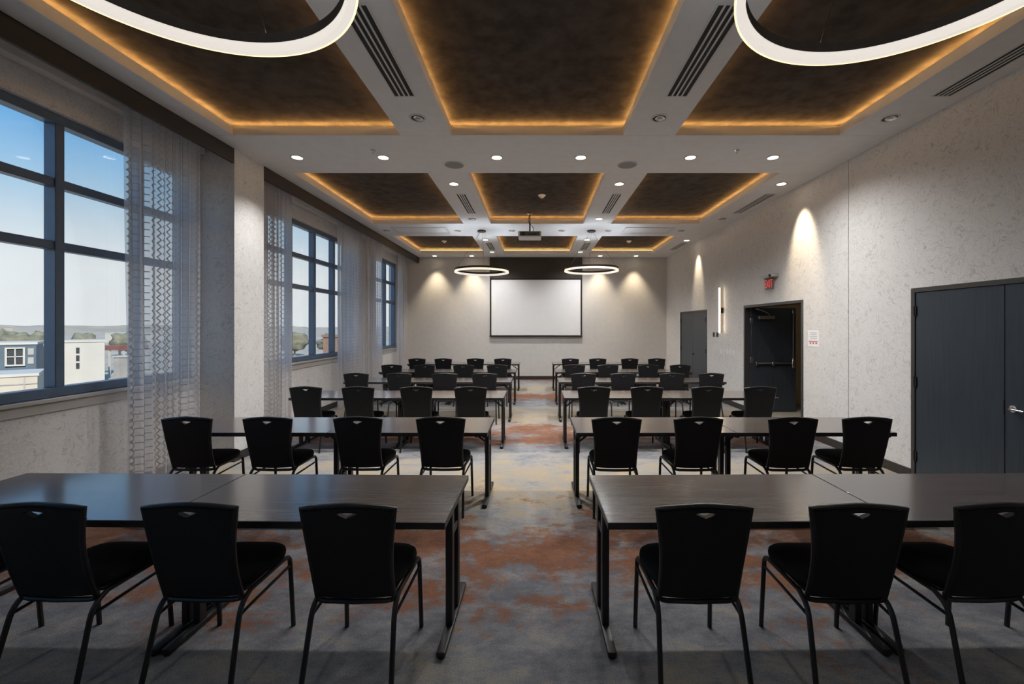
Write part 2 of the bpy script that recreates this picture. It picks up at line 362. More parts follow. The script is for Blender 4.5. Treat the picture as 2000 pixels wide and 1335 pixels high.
# ceiling: dark felt deck with white dropped beams around nine coffers
deck = struct(MB().box((XL-.25, YB-.2, PAN), (6.9, YF+.2, PAN+.3)).build('ceiling', M['darkfelt']), 'dark brown felt ceiling deck inside the white coffer grid')
CX = [(-3.645, -1.632), (-1.02, 1.04), (1.662, 3.635)]
CY = [(2.0, 5.17), (6.44, 9.60), (10.90, 13.50)]
def beam(lo, hi): MB().box(lo, hi, .004).build('beam', M['plaster'], deck)
def core(lo, hi): MB().box(lo, hi).build('cove_core', M['darkfelt'], deck)
G = .13
ys = [YB] + [v for p in CY for v in p] + [YF]
for i in range(0, len(ys), 2):
    a, b_ = ys[i], ys[i+1]
    beam((XL, a, CEIL), (XR, b_, CEIL+LIP))
    core((XL, a if i == 0 else a+G, CEIL+LIP), (XR, b_ if i == len(ys)-2 else b_-G, PAN))
xs = [XL, CX[0][0], CX[0][1], CX[1][0], CX[1][1], CX[2][0], CX[2][1], XR]
for (y0, y1) in CY:
    for i in range(0, 8, 2):
        a, b_ = xs[i], xs[i+1]
        beam((a, y0, CEIL), (b_, y1, CEIL+LIP))
        core((a if i == 0 else a+G, y0, CEIL+LIP), (b_ if i == 6 else b_-G, y1, PAN))
# ------------------------------------------------------------------ windows
def window(i, y0, y1, mul):
    w = MB()
    FX0, FX1 = XL-.16, XL-.05                       # outer, room side
    w.box((FX0, y0, WZ0), (FX1, y0+.07, WZ1), .004); w.box((FX0, y1-.07, WZ0), (FX1, y1, WZ1), .004)
    w.box((FX0, y0+.07, WZ0), (FX1, y1-.07, WZ0+.085), .004); w.box((FX0, y0+.07, WZ1-.085), (FX1, y1-.07, WZ1), .004)
    o = w.build('window_%d' % i, M['winframe']); struct(o, 'aluminium window, %s from the back of the room' % ['first', 'second', 'third', 'fourth'][i-1])
    edges = [y0+.07] + [v for m in mul for v in (m-.04, m+.04)] + [y1-.07]
    for m in mul: MB().box((FX0, m-.04, WZ0+.085), (FX1, m+.04, WZ1-.085), .004).build('mullion', M['winframe'], o)
    rails = [(2.45, 2.53), (3.03, 3.11)]
    zs = [WZ0+.085, 2.45, 2.53, 3.03, 3.11, WZ1-.085]
    for k in range(0, len(edges), 2):
        a, b_ = edges[k], edges[k+1]
        for z0, z1 in rails: MB().box((FX0+.01, a, z0), (FX1-.01, b_, z1), .004).build('rail', M['winframe'], o)
        for z in (0, 2, 4): MB().box((FX0+.005, a-.005, zs[z]-.005), (FX0+.011, b_+.005, zs[z+1]+.005)).build('pane', M['glass'], o)
    s = MB(); s.box((XL-.05, y0-.03, WZ0-.035), (XL+.045, y1+.03, WZ0), .005); s.build('window_sill', M['sill'], o)
    s = MB(); s.box((XL, y0-.02, WZ0-.125), (XL+.02, y1+.02, WZ0-.035), .004); s.build('apron', M['sill'], o)
for i, a in enumerate(WIN): window(i+1, *a)
# pelmets and tracks
for a, b_, lab in ((YB, 5.55, 'long dark wood pelmet over the window beside the pillar near the back'), (6.15, YF, 'dark wood pelmet over the two windows nearest the screen')):
    p = empty('pelmet', (-3.915, (a+b_)/2, CEIL)); tag(p, lab, 'pelmet', 'curtain pelmets')
    MB().box((-.017, (a-b_)/2, -.19), (.017, (b_-a)/2, 0), .003).build('front_board', M['pelmet'], p)
    tr = empty('curtain_track', (-4.17, (a+b_)/2, CEIL)); tag(tr, 'white curtain track behind the pelmet ' + ('by the pillar' if a < 0 else 'running to the screen wall'), 'curtain track', 'curtain tracks')
    MB().box((-.02, (a-b_)/2+.01, -.03), (.02, (b_-a)/2-.01, 0), .003).build('rail', M['whitemetal'], tr)
    sc_ = empty('roller_blind', (XL+.06, (a+b_)/2, CEIL)); tag(sc_, 'white roller blind cassette over the ' + ('window beside the pillar' if a < 0 else 'pair of windows nearest the screen'), 'blind', 'roller blind cassettes')
    MB().box((-.055, (a-b_)/2+.02, -.085), (.05, (b_-a)/2-.02, 0), .008, 2).build('cassette', M['whitemetal'], sc_)
# curtains
def curtain(y0, y1, lab, seed, xc=-4.17, amp=.058):
    rs = random.Random(seed); L = y1-y0; nf = max(5, round(L/.135)); nu = nf*10; nv = 30
    me = bpy.data.meshes.new('curtain'); vs, fs, uvs = [], [], []
    ph = [rs.uniform(-.5, .5) for _ in range(4)]
    top, bot = CEIL-.035, .015
    for j in range(nv+1):
        v = j/nv; z = bot+(top-bot)*v
        fl = 1 + .06*math.sin(v*PI)*0 - .05*math.sin(v*2.6+seed)*(1-v)
        for i in range(nu+1):
            u = i/nu
            a = 2*PI*nf*u + .8*math.sin(2*PI*u*1.7+ph[0]) + .5*math.sin(v*3+u*9+ph[1])*(1-v)
            am = amp*(.7+.3*math.sin(7*u+ph[2]))*(.75+.35*(1-v))
            y = (y0+y1)/2 + (u-.5)*L*fl + .012*math.sin(2*a)
            vs.append((xc+am*math.sin(a), y, z)); uvs.append((u*L*1.9, z))
    for j in range(nv):
        for i in range(nu):
            p = j*(nu+1)+i; fs.append((p, p+1, p+nu+2, p+nu+1))
    me.from_pydata(vs, [], fs); ul = me.uv_layers.new(name='UVMap')
    for pl in me.polygons:
        for li in pl.loop_indices: ul.data[li].uv = uvs[me.loops[li].vertex_index]
    me.shade_smooth(); me.materials.append(M['sheer'])
    o = bpy.data.objects.new('sheer_curtain', me); COL.objects.link(o)
    tag(o, lab, 'curtain', 'sheer curtains at the windows')
curtain(4.36, 5.38, 'sheer patterned curtain hanging on the back side of the papered pillar', 1)
curtain(6.46, 7.36, 'sheer patterned curtain hanging on the screen side of the papered pillar', 2)
curtain(9.02, 10.30, 'wide sheer curtain over the screen-side edge of the middle window', 3)
curtain(10.52, 11.62, 'sheer curtain over the near edge of the window closest to the screen', 4)
curtain(12.95, 13.85, 'sheer curtain hanging in the corner beside the screen wall', 5)
# ------------------------------------------------------------------ cove lights
ordn = ['first', 'second', 'third', 'fourth', 'fifth', 'sixth']
colname = ['window-side', 'middle', 'door-side']; rowname = ['row farthest from the screen', 'middle row', 'row nearest the screen']
for r, (y0, y1) in enumerate(CY):
    for c, (x0, x1) in enumerate(CX):
        o = empty('cove_light', ((x0+x1)/2, (y0+y1)/2, CEIL+LIP)); tag(o, 'amber cove light strip around the %s ceiling coffer, %s' % (colname[c], rowname[r]), 'cove light', 'amber cove lights')
        hx, hy = (x1-x0)/2+.05, (y1-y0)/2+.05; w = .012
        for lo, hi in (((-hx, -hy-w, 0), (hx, -hy, .01)), ((-hx, hy, 0), (hx, hy+w, .01)), ((-hx-w, -hy, 0), (-hx, hy, .01)), ((hx, -hy, 0), (hx+w, hy, .01))):
            MB().box(lo, hi).build('led_strip', M['cove'], o)
# ------------------------------------------------------------------ downlights
n_ = 28
def lit_parts():
    t = MB(); t.lathe([(.088, 0), (.088, -.004), (.080, -.009), (.066, -.007), (.066, 0)], n_, closed=True); a = t.mesh('trim', M['whitemetal'])
    t = MB(); t.lathe([(0, -.004), (.066, -.004), (.066, 0), (0, 0)], n_); return a, t.mesh('lens', M['lamp'])
def gimbal_parts():
    t = MB(); t.lathe([(.095, 0), (.095, -.005), (.086, -.011), (.072, -.008), (.072, 0)], n_, closed=True); a = t.mesh('trim', M['whitemetal'])
    t = MB(); t.lathe([(0, -.002), (.072, -.002), (.072, 0), (0, 0)], n_); b = t.mesh('recess_shade', M['slotdark'])  # flush black disc; the shade inside the fitting is put into its colour
    t = MB(); t.lathe([(.024, -.003), (.052, -.012), (.056, -.010), (.030, -.002)], n_, closed=True, M=Matrix.Translation((.012, 0, 0)) @ Matrix.Rotation(.10, 4, 'Y')); c = t.mesh('gimbal_ring', M['chrome'])
    t = MB(); t.lathe([(0, -.006), (.020, -.006), (.024, -.002), (0, -.002)], 20, M=Matrix.Translation((.012, 0, 0))); d = t.mesh('bulb_face', M['steel'])
    return a, b, c, d
LITP, GIMP = lit_parts(), gimbal_parts()
spot_cache = {}
def spotdata(power, size, blend, col=(1, .965, .92)):
    k = (power, size, blend)
    if k not in spot_cache:
        d = bpy.data.lights.new('downlight_beam', 'SPOT'); d.energy = power; d.spot_size = math.radians(size); d.spot_blend = blend; d.shadow_soft_size = .05; d.color = col if size > 90 else (1, .80, .54)
        spot_cache[k] = d
    return spot_cache[k]
def downlight(x, y, lit, lab, power=None, size=150, blend=1.0, tilt=(0, 0)):
    o = empty('recessed_downlight', (x, y, CEIL)); tag(o, lab, 'downlight', 'lit recessed downlights' if lit else 'unlit adjustable downlights')
    if lit:
        inst(LITP[0], 'trim', o); inst(LITP[1], 'lens', o)
        l = bpy.data.objects.new('light_beam', spotdata(power or P_DOWN, size, blend)); COL.objects.link(l); l.parent = o; l.location = (0, 0, -.02); l.rotation_euler = (tilt[0], tilt[1], 0)
    else:
        inst(GIMP[0], 'trim', o); inst(GIMP[1], 'recess_shade', o); inst(GIMP[2], 'gimbal_ring', o); inst(GIMP[3], 'bulb_face', o)
for i, x in enumerate((-3.25, -2.08, -.54, .60, 2.09, 3.21)):
    downlight(x, 5.84, True, 'lit ceiling downlight, %s from the window wall on the crossbeam with round speakers' % ordn[i], size=150 if i > 1 else 105)
for x, nm in ((-1.33, 'window-side beam'), (1.33, 'door-side beam')):
    downlight(x, 6.92, True, 'lit ceiling downlight on the %s close to the round speaker' % nm)
downlight(3.94, 6.92, True, 'lit ceiling downlight washing the door wall above the exit sign', P_WASH*1.1, 48, .8, (0, -.36))
for x, nm in ((-1.31, 'window-side beam'), (1.35, 'door-side beam'), (3.89, 'soffit over the door wall')):
    downlight(x, 4.735, False, 'unlit chrome ceiling spotlight beside the longest slot vent on the %s' % nm)
downlight(-1.37, 9.16, False, 'unlit ceiling spotlight on the window-side beam just behind the ring pendant')
downlight(1.33, 9.16, True, 'lit ceiling downlight on the door-side beam just behind the ring pendant')
downlight(3.96, 9.16, False, 'unlit ceiling spotlight over the door wall between its two light scallops')
for i, x in enumerate((-3.586, -1.88, -.587, .60, 1.71, 3.46)):
    downlight(x, 10.28, False, 'unlit ceiling spotlight, %s from the window wall on the crossbeam with ring canopies' % ordn[i])
for x, nm in ((-1.35, 'window-side beam'), (1.33, 'door-side beam')):
    downlight(x, 11.36, True, 'lit ceiling downlight on the %s between ring pendant and slot vent' % nm)
    downlight(x*1.01, 13.2, True, 'lit ceiling downlight on the %s nearest the screen, past the slot vent' % nm)
downlight(3.99, 11.43, True, 'lit ceiling downlight washing the door wall above the closet door', P_WASH*.7, 44, .8, (0, -.34))
for x, nm in ((-3.30, 'in the window-side corner'), (-2.10, 'second from the window-side corner'), (2.06, 'second from the door-side corner'), (3.22, 'in the door-side corner')):
    downlight(x, 13.92, True, 'lit ceiling downlight washing the screen wall, %s' % nm, P_WASH*.8, 70, .8, (.06, 0))
# ------------------------------------------------------------------ slot vents
def vent(x, y0, y1, lab, w=.19, ns=4, mat='slotdark'):
    L = y1-y0; o = empty('slot_vent', (x, (y0+y1)/2, CEIL)); tag(o, lab, 'air vent', 'ceiling slot vents')
    h = w/2
    f = MB()
    f.box((-h-.012, -L/2-.012, -.007), (-h, L/2+.012, 0)).box((h, -L/2-.012, -.007), (h+.012, L/2+.012, 0)).box((-h, -L/2-.012, -.007), (h, -L/2, 0)).box((-h, L/2, -.007), (h, L/2+.012, 0))
    f.build('frame', M['whitemetal'], o)
    MB().box((-h, -L/2, -.0025), (h, L/2, 0)).build('dark_slot', M['slotdark'], o)
    for k in range(1, ns):
        xx = -h + w*k/ns; MB().box((xx-.008, -L/2, -.007), (xx+.008, L/2, -.002)).build('blade', M['whitemetal'], o)
for x, nm in ((-1.313, 'window-side beam'), (1.395, 'door-side beam'), (4.03, 'soffit along the door wall')):
    vent(x, 3.07, 4.28, 'long slot air vent on the %s, row farthest from the screen' % nm, .17 if x > 3 else .19)
    vent(x if x < 3 else 4.05, 7.45, 8.70, 'slot air vent on the %s, middle coffer row' % nm, .15, 4)
    vent(x if x < 3 else 4.05, 11.75, 12.85, 'slot air vent on the %s, coffer row nearest the screen' % nm, .15, 4)
# speakers, access panels, sprinklers, smoke detectors
for x, nm in ((-1.17, 'window-side'), (1.29, 'door-side')):
    o = empty('ceiling_speaker', (x, 6.11, CEIL)); tag(o, 'round grey ceiling speaker on the crossbeam, %s one' % nm, 'speaker', 'ceiling speakers')
    MB().lathe([(.145, 0), (.145, -.006), (.135, -.010), (.128, -.006), (.128, 0)], 36, closed=True).build('rim', M['whitemetal'], o)
    MB().lathe([(0, -.007), (.128, -.005), (.128, 0), (0, 0)], 36).build('grille', M['speaker'], o)
for x0, x1, nm in ((-3.38, -2.12, 'window-side'), (2.06, 3.22, 'door-side')):
    o = empty('access_panel', ((x0+x1)/2, 10.25, CEIL)); tag(o, 'white rectangular ceiling access panel on the %s of the ring-canopy crossbeam' % nm, 'ceiling panel', 'ceiling access panels')
    h = (x1-x0)/2; f = MB()
    f.box((-h, -.3, -.012), (h, -.265, 0)).box((-h, .265, -.012), (h, .3, 0)).box((-h, -.265, -.012), (-h+.035, .265, 0)).box((h-.035, -.265, -.012), (h, .265, 0)); f.build('frame', M['whitemetal'], o)
    MB().box((-h+.04, -.26, -.006), (h-.04, .26, 0), .001).build('hatch', M['plastic'], o)
def sprinkler(x, y, z, lab):
    o = empty('fire_sprinkler', (x, y, z)); tag(o, lab, 'sprinkler', 'fire sprinklers')
    MB().lathe([(0, 0), (.035, 0), (.033, -.006), (.012, -.008), (.010, -.03), (0, -.03)], 16).build('escutcheon', M['chrome'], o)
    MB().lathe([(0, -.045), (.018, -.046), (.018, -.043), (0, -.042)], 14).tube([(.009, 0, -.028), (.009, 0, -.045)], .002, 6).tube([(-.009, 0, -.028), (-.009, 0, -.045)], .002, 6).build('deflector', M['chrome'], o)
sprinkler(-2.13, 5.60, CEIL, 'small chrome fire sprinkler on the speaker crossbeam, window side')
sprinkler(2.61, 5.60, CEIL, 'small chrome fire sprinkler on the speaker crossbeam, door side')
sprinkler(3.30, 3.55, PAN, 'small fire sprinkler on the dark coffer panel by the large ring, door side')
def smoke(x, y, lab):
    o = empty('smoke_detector', (x, y, PAN)); tag(o, lab, 'detector', 'white ceiling detectors')
    MB().lathe([(0, 0), (.07, 0), (.07, -.015), (.062, -.022), (0, -.022)], 24).build('base', M['plastic'], o)
    MB().lathe([(0, -.02), (.045, -.02), (.04, -.045), (.025, -.055), (0, -.055)], 24).build('chamber', M['plastic'], o)
smoke(.10, 8.05, 'white smoke detector in the centre ceiling coffer')
smoke(-2.65, 12.35, 'white smoke detector in the window-side coffer near the screen')
smoke(2.65, 12.35, 'white smoke detector in the door-side coffer near the screen')
# ------------------------------------------------------------------ ring pendants
def ring(x, y, z, lab, R=.62, ch=CEIL):
    o = empty('ring_pendant', (x, y, z)); tag(o, lab, 'pendant light', 'ring pendant lights')
    MB().lathe([(R-.022, .075), (R-.018, .075), (R-.018, .034), (R+.018, .034), (R+.018, .075), (R+.022, .075), (R+.022, .030), (R-.022, .030)], 96, closed=True).build('housing', M['bronze'], o)
    MB().lathe([(R-.020, .030), (R+.020, .030), (R+.020, -.006), (R+.016, -.012), (R-.016, -.012), (R-.020, -.006)], 96, closed=True).build('diffuser', M['ring'], o)
    MB().lathe([(R+.017, -.012), (R+.0235, -.012), (R+.0235, .002), (R+.020, .002)], 96, closed=True).build('glowing_edge', M['ringedge'], o)
    MB().lathe([(R-.017, .0345), (R+.017, .0345), (R+.017, .038), (R-.017, .038)], 96, closed=True).build('added_uplight_strip', M['added_uplight'], o)  # hidden strip added on top of the ring to brighten the ceiling
    top = ch-z
    MB().lathe([(0, top), (.10, top), (.10, top-.028), (.094, top-.034), (0, top-.034)], 32).build('canopy', M['bronze'], o)
    for k in range(3):
        a = PI/2+2*PI*k/3
        MB().tube([(.03*math.cos(a), .03*math.sin(a), top-.03), (R*math.cos(a), R*math.sin(a), .06)], .0022, 6).build('cable', M['bronze'], o)
ring(-1.31, 10.28, 3.045, 'glowing ring pendant hanging before the screen on the window side')
ring(1.31, 10.28, 3.075, 'glowing ring pendant hanging before the screen on the door side')
ring(-1.30, 1.46, 3.07, 'large glowing ring pendant hanging over the back row, window side')
ring(1.41, 1.53, 3.07, 'large glowing ring pendant hanging over the back row, door side')
# ------------------------------------------------------------------ projector, screen, wood panel
o = empty('ceiling_projector', (-.145, 9.33, 3.65)); tag(o, 'white ceiling projector on a short pole above the aisle', 'projector')
b = MB().box((-.245, -.20, 0), (.245, .20, .125), .018, 3).build('body', M['plastic'], o)
MB().box((-.205, -.206, .025), (.215, -.198, .115), .004).build('port_panel', M['greyplastic'], o)
for k in range(4): MB().box((-.19+.025*k, -.211, .03), (-.178+.025*k, -.205, .11)).build('vent_fin', M['slotdark'], o)
for k, (px, pw) in enumerate(((-.03, .03), (.03, .05), (.10, .035))): MB().box((px, -.210, .04), (px+pw, -.204, .065), .002).build('port', M['slotdark'], o)
MB().lathe([(.055, 0), (.055, .04), (.045, .05), (.03, .045), (0, .045)], 24, M=Matrix.Translation((.1, .195, .06)) @ Matrix.Rotation(-PI/2, 4, 'X')).build('lens', M['slotdark'], o)
MB().box((-.07, -.06, .125), (.07, .06, .145), .004).tube([(-.05, -.1, .135), (.05, .1, .135)], .008, 6).tube([(.05, -.1, .135), (-.05, .1, .135)], .008, 6).build('mount_bracket', M['legblack'], o)
MB().tube([(0, 0, .14), (0, 0, .34)], .016, 12).tube([(0, 0, .34), (0, 0, PAN-3.65-.02)], .011, 10).lathe([(0, PAN-3.65), (.06, PAN-3.65), (.055, PAN-3.65-.02), (0, PAN-3.65-.02)], 24).build('pole', M['legblack'], o)
MB().tube(bez((-.01, -.02, .50), (-.07, -.03, .38), (.02, -.03, .30), 8)[:-1]+bez((.02, -.03, .30), (.10, -.06, .22), (.07, -.20, .09), 10), .006, 6).build('cable', M['rubber'], o)
o = empty('projection_screen', (-.02, YF-.022, 0)); tag(o, 'white projection screen with black border on the front wall', 'projection screen')
sx0, sx1, sz0, sz1 = -1.52, 1.52, 1.42, 3.33
MB().box((sx0+.045, -.045, sz0+.045), (sx1-.045, -.03, sz1-.03)).build('projection_surface', M['screen'], o)
f = MB(); f.box((sx0, -.055, sz0), (sx0+.05, -.02, sz1), .003).box((sx1-.05, -.055, sz0), (sx1, -.02, sz1), .003).box((sx0, -.055, sz1-.035), (sx1, -.02, sz1), .003); f.build('border', M['screenborder'], o)
MB().tube([(sx0-.01, -.045, sz0+.02), (sx1+.01, -.045, sz0+.02)], .026, 12).build('bottom_bar', M['screenborder'], o)
MB().box((sx0, -.03, sz0+.03), (sx1, -.0, sz1)).build('backing', M['screenborder'], o)
o = empty('dark_wall_panel', (-.02, YF, 0)); tag(o, 'dark brown wood panel above the projection screen up to the ceiling', 'wall panel')
MB().box((-1.53, -.04, 3.335), (1.53, 0, CEIL-.002), .003).build('board', M['panelbrown'], o)
# ------------------------------------------------------------------ doors
def hinge(parent, loc, mat):
    return MB().box((-.012, -.02, -.055), (.003, .02, .055), .002).tube([(-.012, 0, -.058), (-.012, 0, .058)], .008, 8).build('hinge', M[mat], parent, loc=loc)
def doorset(i, y0, y1, lab, handle='lever'):
    o = empty('door_%d' % i, (XR, (y0+y1)/2, 0)); struct(o, lab)
    h = (y1-y0)/2; f = MB()
    f.box((-.012, -h, 0), (.21, -h+.05, DH), .003).box((-.012, h-.05, 0), (.21, h, DH), .003).box((-.012, -h+.05, DH-.05), (.21, h-.05, DH), .003)
    f.build('frame', M['doorframe'], o)
    return o, h
def lever(parent, y, z, sgn, mat='chrome'):
    m = MB(); m.lathe([(0, 0), (.034, 0), (.032, .010), (.015, .014), (.012, .045), (0, .045)], 20, M=Matrix.Translation((0, y, z)) @ Matrix.Rotation(-PI/2, 4, 'Y'))
    m.tube(rnd([(-.038, y, z), (-.045, y+sgn*.02, z), (-.047, y+sgn*.12, z-.006)], .015), [.009]*7, 8)
    return m.build('lever_handle', M[mat], parent)
# near storage doors
o, h = doorset(1, *DOORS[0], 'dark double storage door nearest the back')
for sgn in (-1, 1):
    lo, hi = (-h+.053, -.003) if sgn < 0 else (.003, h-.053)
    lf = MB().box((0.0, lo, .012), (.045, hi, DH-.053), .002).build('door_leaf', M['doorwood'], o)
    for z in (.28, 1.12, 1.92): hinge(o, (-.002, sgn*(h-.051), z), 'slotdark')
lever(o, -.075, 1.0, -1)
MB().box((-.004, .001, .93), (.03, .012, 1.07)).build('latch_plate', M['slotdark'], o)
# far closet doors
o, h = doorset(3, *DOORS[2], 'dark grey closed double closet door nearest the screen')
for sgn in (-1, 1):
    lo, hi = (-h+.053, -.003) if sgn < 0 else (.003, h-.053)
    MB().box((0.0, lo, .012), (.045, hi, DH-.053), .002).build('door_leaf', M['doorwood'], o)
    for z in (.28, 1.12, 1.92): hinge(o, (-.002, sgn*(h-.051), z), 'slotdark')
lever(o, -.07, 1.0, -1, 'slotdark')
# open exit doors: leaves swung out into the corridor
o, h = doorset(2, *DOORS[1], 'dark open double exit door with panic bar under exit sign')
def leaf(sgn):
    y = sgn*(h-.075); s = -sgn                                  # face towards the opening centre
    L = MB().box((.10, y-.022, .012), (1.015, y+.022, DH-.053), .002).build('door_leaf', M['doorwood'], o)
    fy = y + s*.022
    def B(lo, hi, name, mat, bev=.003):
        lo2 = (lo[0], min(fy+s*lo[1], fy+s*hi[1]), lo[2]); hi2 = (hi[0], max(fy+s*lo[1], fy+s*hi[1]), hi[2])
        return MB().box(lo2, hi2, bev).build(name, M[mat], L)
    for z in (.30, 1.06, 1.86): B((.075, -.004, z-.06), (.135, .010, z+.06), 'hinge', 'steel')
    B((.23, 0, 1.90), (.56, .055, 1.965), 'door_closer', 'steel', .006)
    MB().tube(rnd([(.45, fy+s*.035, 1.965), (.45, fy+s*.035, 2.0), (.33, fy+s*.06, 2.06), (.18, fy+s*.03, 2.115)], .03), .008, 8).build('closer_arm', M['steel'], L)
    B((.17, .0, .965), (.95, .035, 1.02), 'panic_bar_rail', 'slotdark')
    B((.20, .035, .985), (.92, .062, 1.012), 'push_bar', 'steel', .006)
    for a in (.165, .50, .90): B((a, 0, .955), (a+.05, .07, 1.03), 'bar_bracket', 'chrome', .006)
    B((.935, .02, 1.06), (.953, .036, 2.04), 'vertical_rod', 'steel', .004)
    B((.915, .0, 2.02), (.972, .05, 2.10), 'top_latch', 'chrome', .006)
    B((.915, .0, .90), (.972, .055, 1.10), 'lock_case', 'chrome', .006)
    MB().lathe([(0, 0), (.012, 0), (.010, .006), (0, .006)], 14, M=Matrix.Translation((.60, fy, 1.50)) @ Matrix.Rotation(PI/2*(1 if s < 0 else -1), 4, 'X')).build('peephole', M['chrome'], L)
leaf(1); leaf(-1)
# unseen lamp added in the corridor (lights the strip of corridor seen past the leaf)
cl = empty('added_corridor_lamp', (5.6, 7.9, 2.8)); tag(cl, 'added flush round lamp on the corridor ceiling beyond the exit door', 'added lamp')
MB().lathe([(0, 0), (.15, 0), (.14, -.05), (.10, -.07), (0, -.075)], 28).build('shade', M['added_corrlamp'], cl)
# ------------------------------------------------------------------ right wall fittings
o = empty('exit_sign', (XR, 7.84, 2.40)); tag(o, 'red EXIT sign on clear panel above the open door', 'exit sign')
MB().box((-.13, -.20, .235), (0, .17, .285), .006).build('canopy', M['steel'], o)
MB().lathe([(0, 0), (.022, 0), (.022, .012), (0, .014)], 16, M=Matrix.Translation((-.13, -.15, .26)) @ Matrix.Rotation(-PI/2, 4, 'Y')).build('sensor', M['slotdark'], o)
MB().box((-.070, -.165, .015), (-.064, .165, .235), .001).build('acrylic_panel', M['acrylic'], o)
cu = bpy.data.curves.new('exit_text', 'FONT'); cu.body = 'EXIT'; cu.size = .21; cu.extrude = .0015; cu.align_x = 'CENTER'; cu.align_y = 'CENTER'; cu.space_character = .95; cu.offset = .001
to = bpy.data.objects.new('tmp_text', cu); COL.objects.link(to)
bpy.context.view_layer.update()
me = bpy.data.meshes.new_from_object(to.evaluated_get(bpy.context.evaluated_depsgraph_get())); bpy.data.objects.remove(to)
me.materials.clear(); me.materials.append(M['exitred'])
inst(me, 'exit_letters', o, (-.0725, 0, .118), (PI/2, 0, -PI/2), (.66, 1, 1))
o = empty('wall_sconce', (XR, 9.93, 2.12)); tag(o, 'slim vertical lit tube sconce on the door wall', 'sconce')
MB().tube([(-.075, 0, -.52), (-.075, 0, .52)], .016, 14).build('light_tube', M['sconce'], o)
MB().box((-.05, -.014, -.52), (-.035, .014, .52), .003).build('back_bar', M['bronze'], o)
MB().box((-.06, -.03, -.06), (0, .03, .06), .004).build('wall_bracket', M['bronze'], o)
for k, y in enumerate((10.42, 10.22)):
    o = empty('control_plate', (XR, y, 1.555)); tag(o, 'small black wall control plate %s the tube sconce' % ('farther from' if k == 0 else 'closer to'), 'wall control', 'black control plates')
    MB().box((-.010, -.055, -.06), (0, .055, .06), .003).build('plate', M['greyplastic'], o)
    MB().box((-.014, -.03, -.03), (-.009, .03, .03), .002).build('display', M['slotdark'], o)
for k in range(5):
    y = 10.00-k*.155
    o = empty('light_switch', (XR, y, 1.17)); tag(o, 'white light switch plate, %s from the closet door, in the row of five' % ordn[k], 'light switch', 'row of white light switches')
    MB().box((-.007, -.045, -.06), (0, .045, .06), .002).build('plate', M['plastic'], o)
    MB().box((-.013, -.017, -.033), (-.006, .017, .033), .002).build('rocker', M['paperwhite'], o)
o = empty('notice_sheet', (XR, 6.68, 1.56)); tag(o, 'white notice sheet with red lines taped beside the open exit door', 'notice')
MB().box((-.003, -.135, -.13), (0, .135, .13)).build('sheet', M['paperwhite'], o)
for k in range(4): MB().box((-.0045, -.09, .085-.03*k), (-.0025, .085-.02*(k % 2), .093-.03*k)).build('text_line', M['greyprint'], o)
MB().box((-.0045, -.11, -.052), (-.0025, .11, -.040)).build('text_line', M['red'], o)
for k in range(3): MB().box((-.0045, -.09+.07*k, -.085), (-.0025, -.055+.07*k, -.062)).build('text_line', M['red'], o)
# ------------------------------------------------------------------ tables
TW, TD, TH = 1.525, .71, .735
def make_table():
    o = empty('folding_table')
    hx, hy = TW/2-.0015, TD/2
    MB().box((-hx+.004, -hy+.004, TH-.030), (hx-.004, hy-.004, TH), .0015).build('tabletop', M['laminate'], o)
    e = MB()
    for lo, hi in (((-hx, -hy, TH-.036), (hx, -hy+.005, TH-.001)), ((-hx, hy-.005, TH-.036), (hx, hy, TH-.001)), ((-hx, -hy+.005, TH-.036), (-hx+.005, hy-.005, TH-.001)), ((hx-.005, -hy+.005, TH-.036), (hx, hy-.005, TH-.001))): e.box(lo, hi)
    e.build('edge_band', M['edge'], o)
    for s in (-1, 1):
        X = s*(hx-.032)
        L = MB().box((X-.024, -.315, .006), (X+.024, .315, .036), .006, 2).build('foot_bar', M['legblack'], o)
        for y in (-.30, .30): MB().lathe([(0, 0), (.017, 0), (.019, .008), (0, .008)], 12, M=Matrix.Translation((X, y, 0))).build('glide', M['rubber'], L)
        for y in (-.085, .085): MB().box((X-.020, y-.028, .034), (X+.020, y+.028, TH-.06), .005).build('post', M['legblack'], o)
        MB().box((X-.022, -.30, TH-.062), (X+.022, .30, TH-.031), .004).build('top_rail', M['legblack'], o)
        Z = .055
        MB().tube([(X-s*.01, 0, TH-.19), (X-s*.07, 0, TH-.145), (X-s*.20, 0, TH-.045)], [.011, .012, .011], 8).build('brace', M['legblack'], o)
        MB().box((X-s*.20-.04, -.05, TH-.05), (X-s*.20+.04, .05, TH-.031), .003).build('brace_plate', M['legblack'], o)
        MB().box((X-.016, -.07, TH-.21), (X+.016, .07, TH-.17), .004).build('cross_bar', M['legblack'], o)
    MB().lathe([(0, TH-.031), (.022, TH-.031), (.022, TH-.042), (.014, TH-.052), (0, TH-.054)], 14, M=Matrix.Translation((hx-.11, -hy+.05, 0))).build('stacking_bumper', M['rubber'], o)
    return o
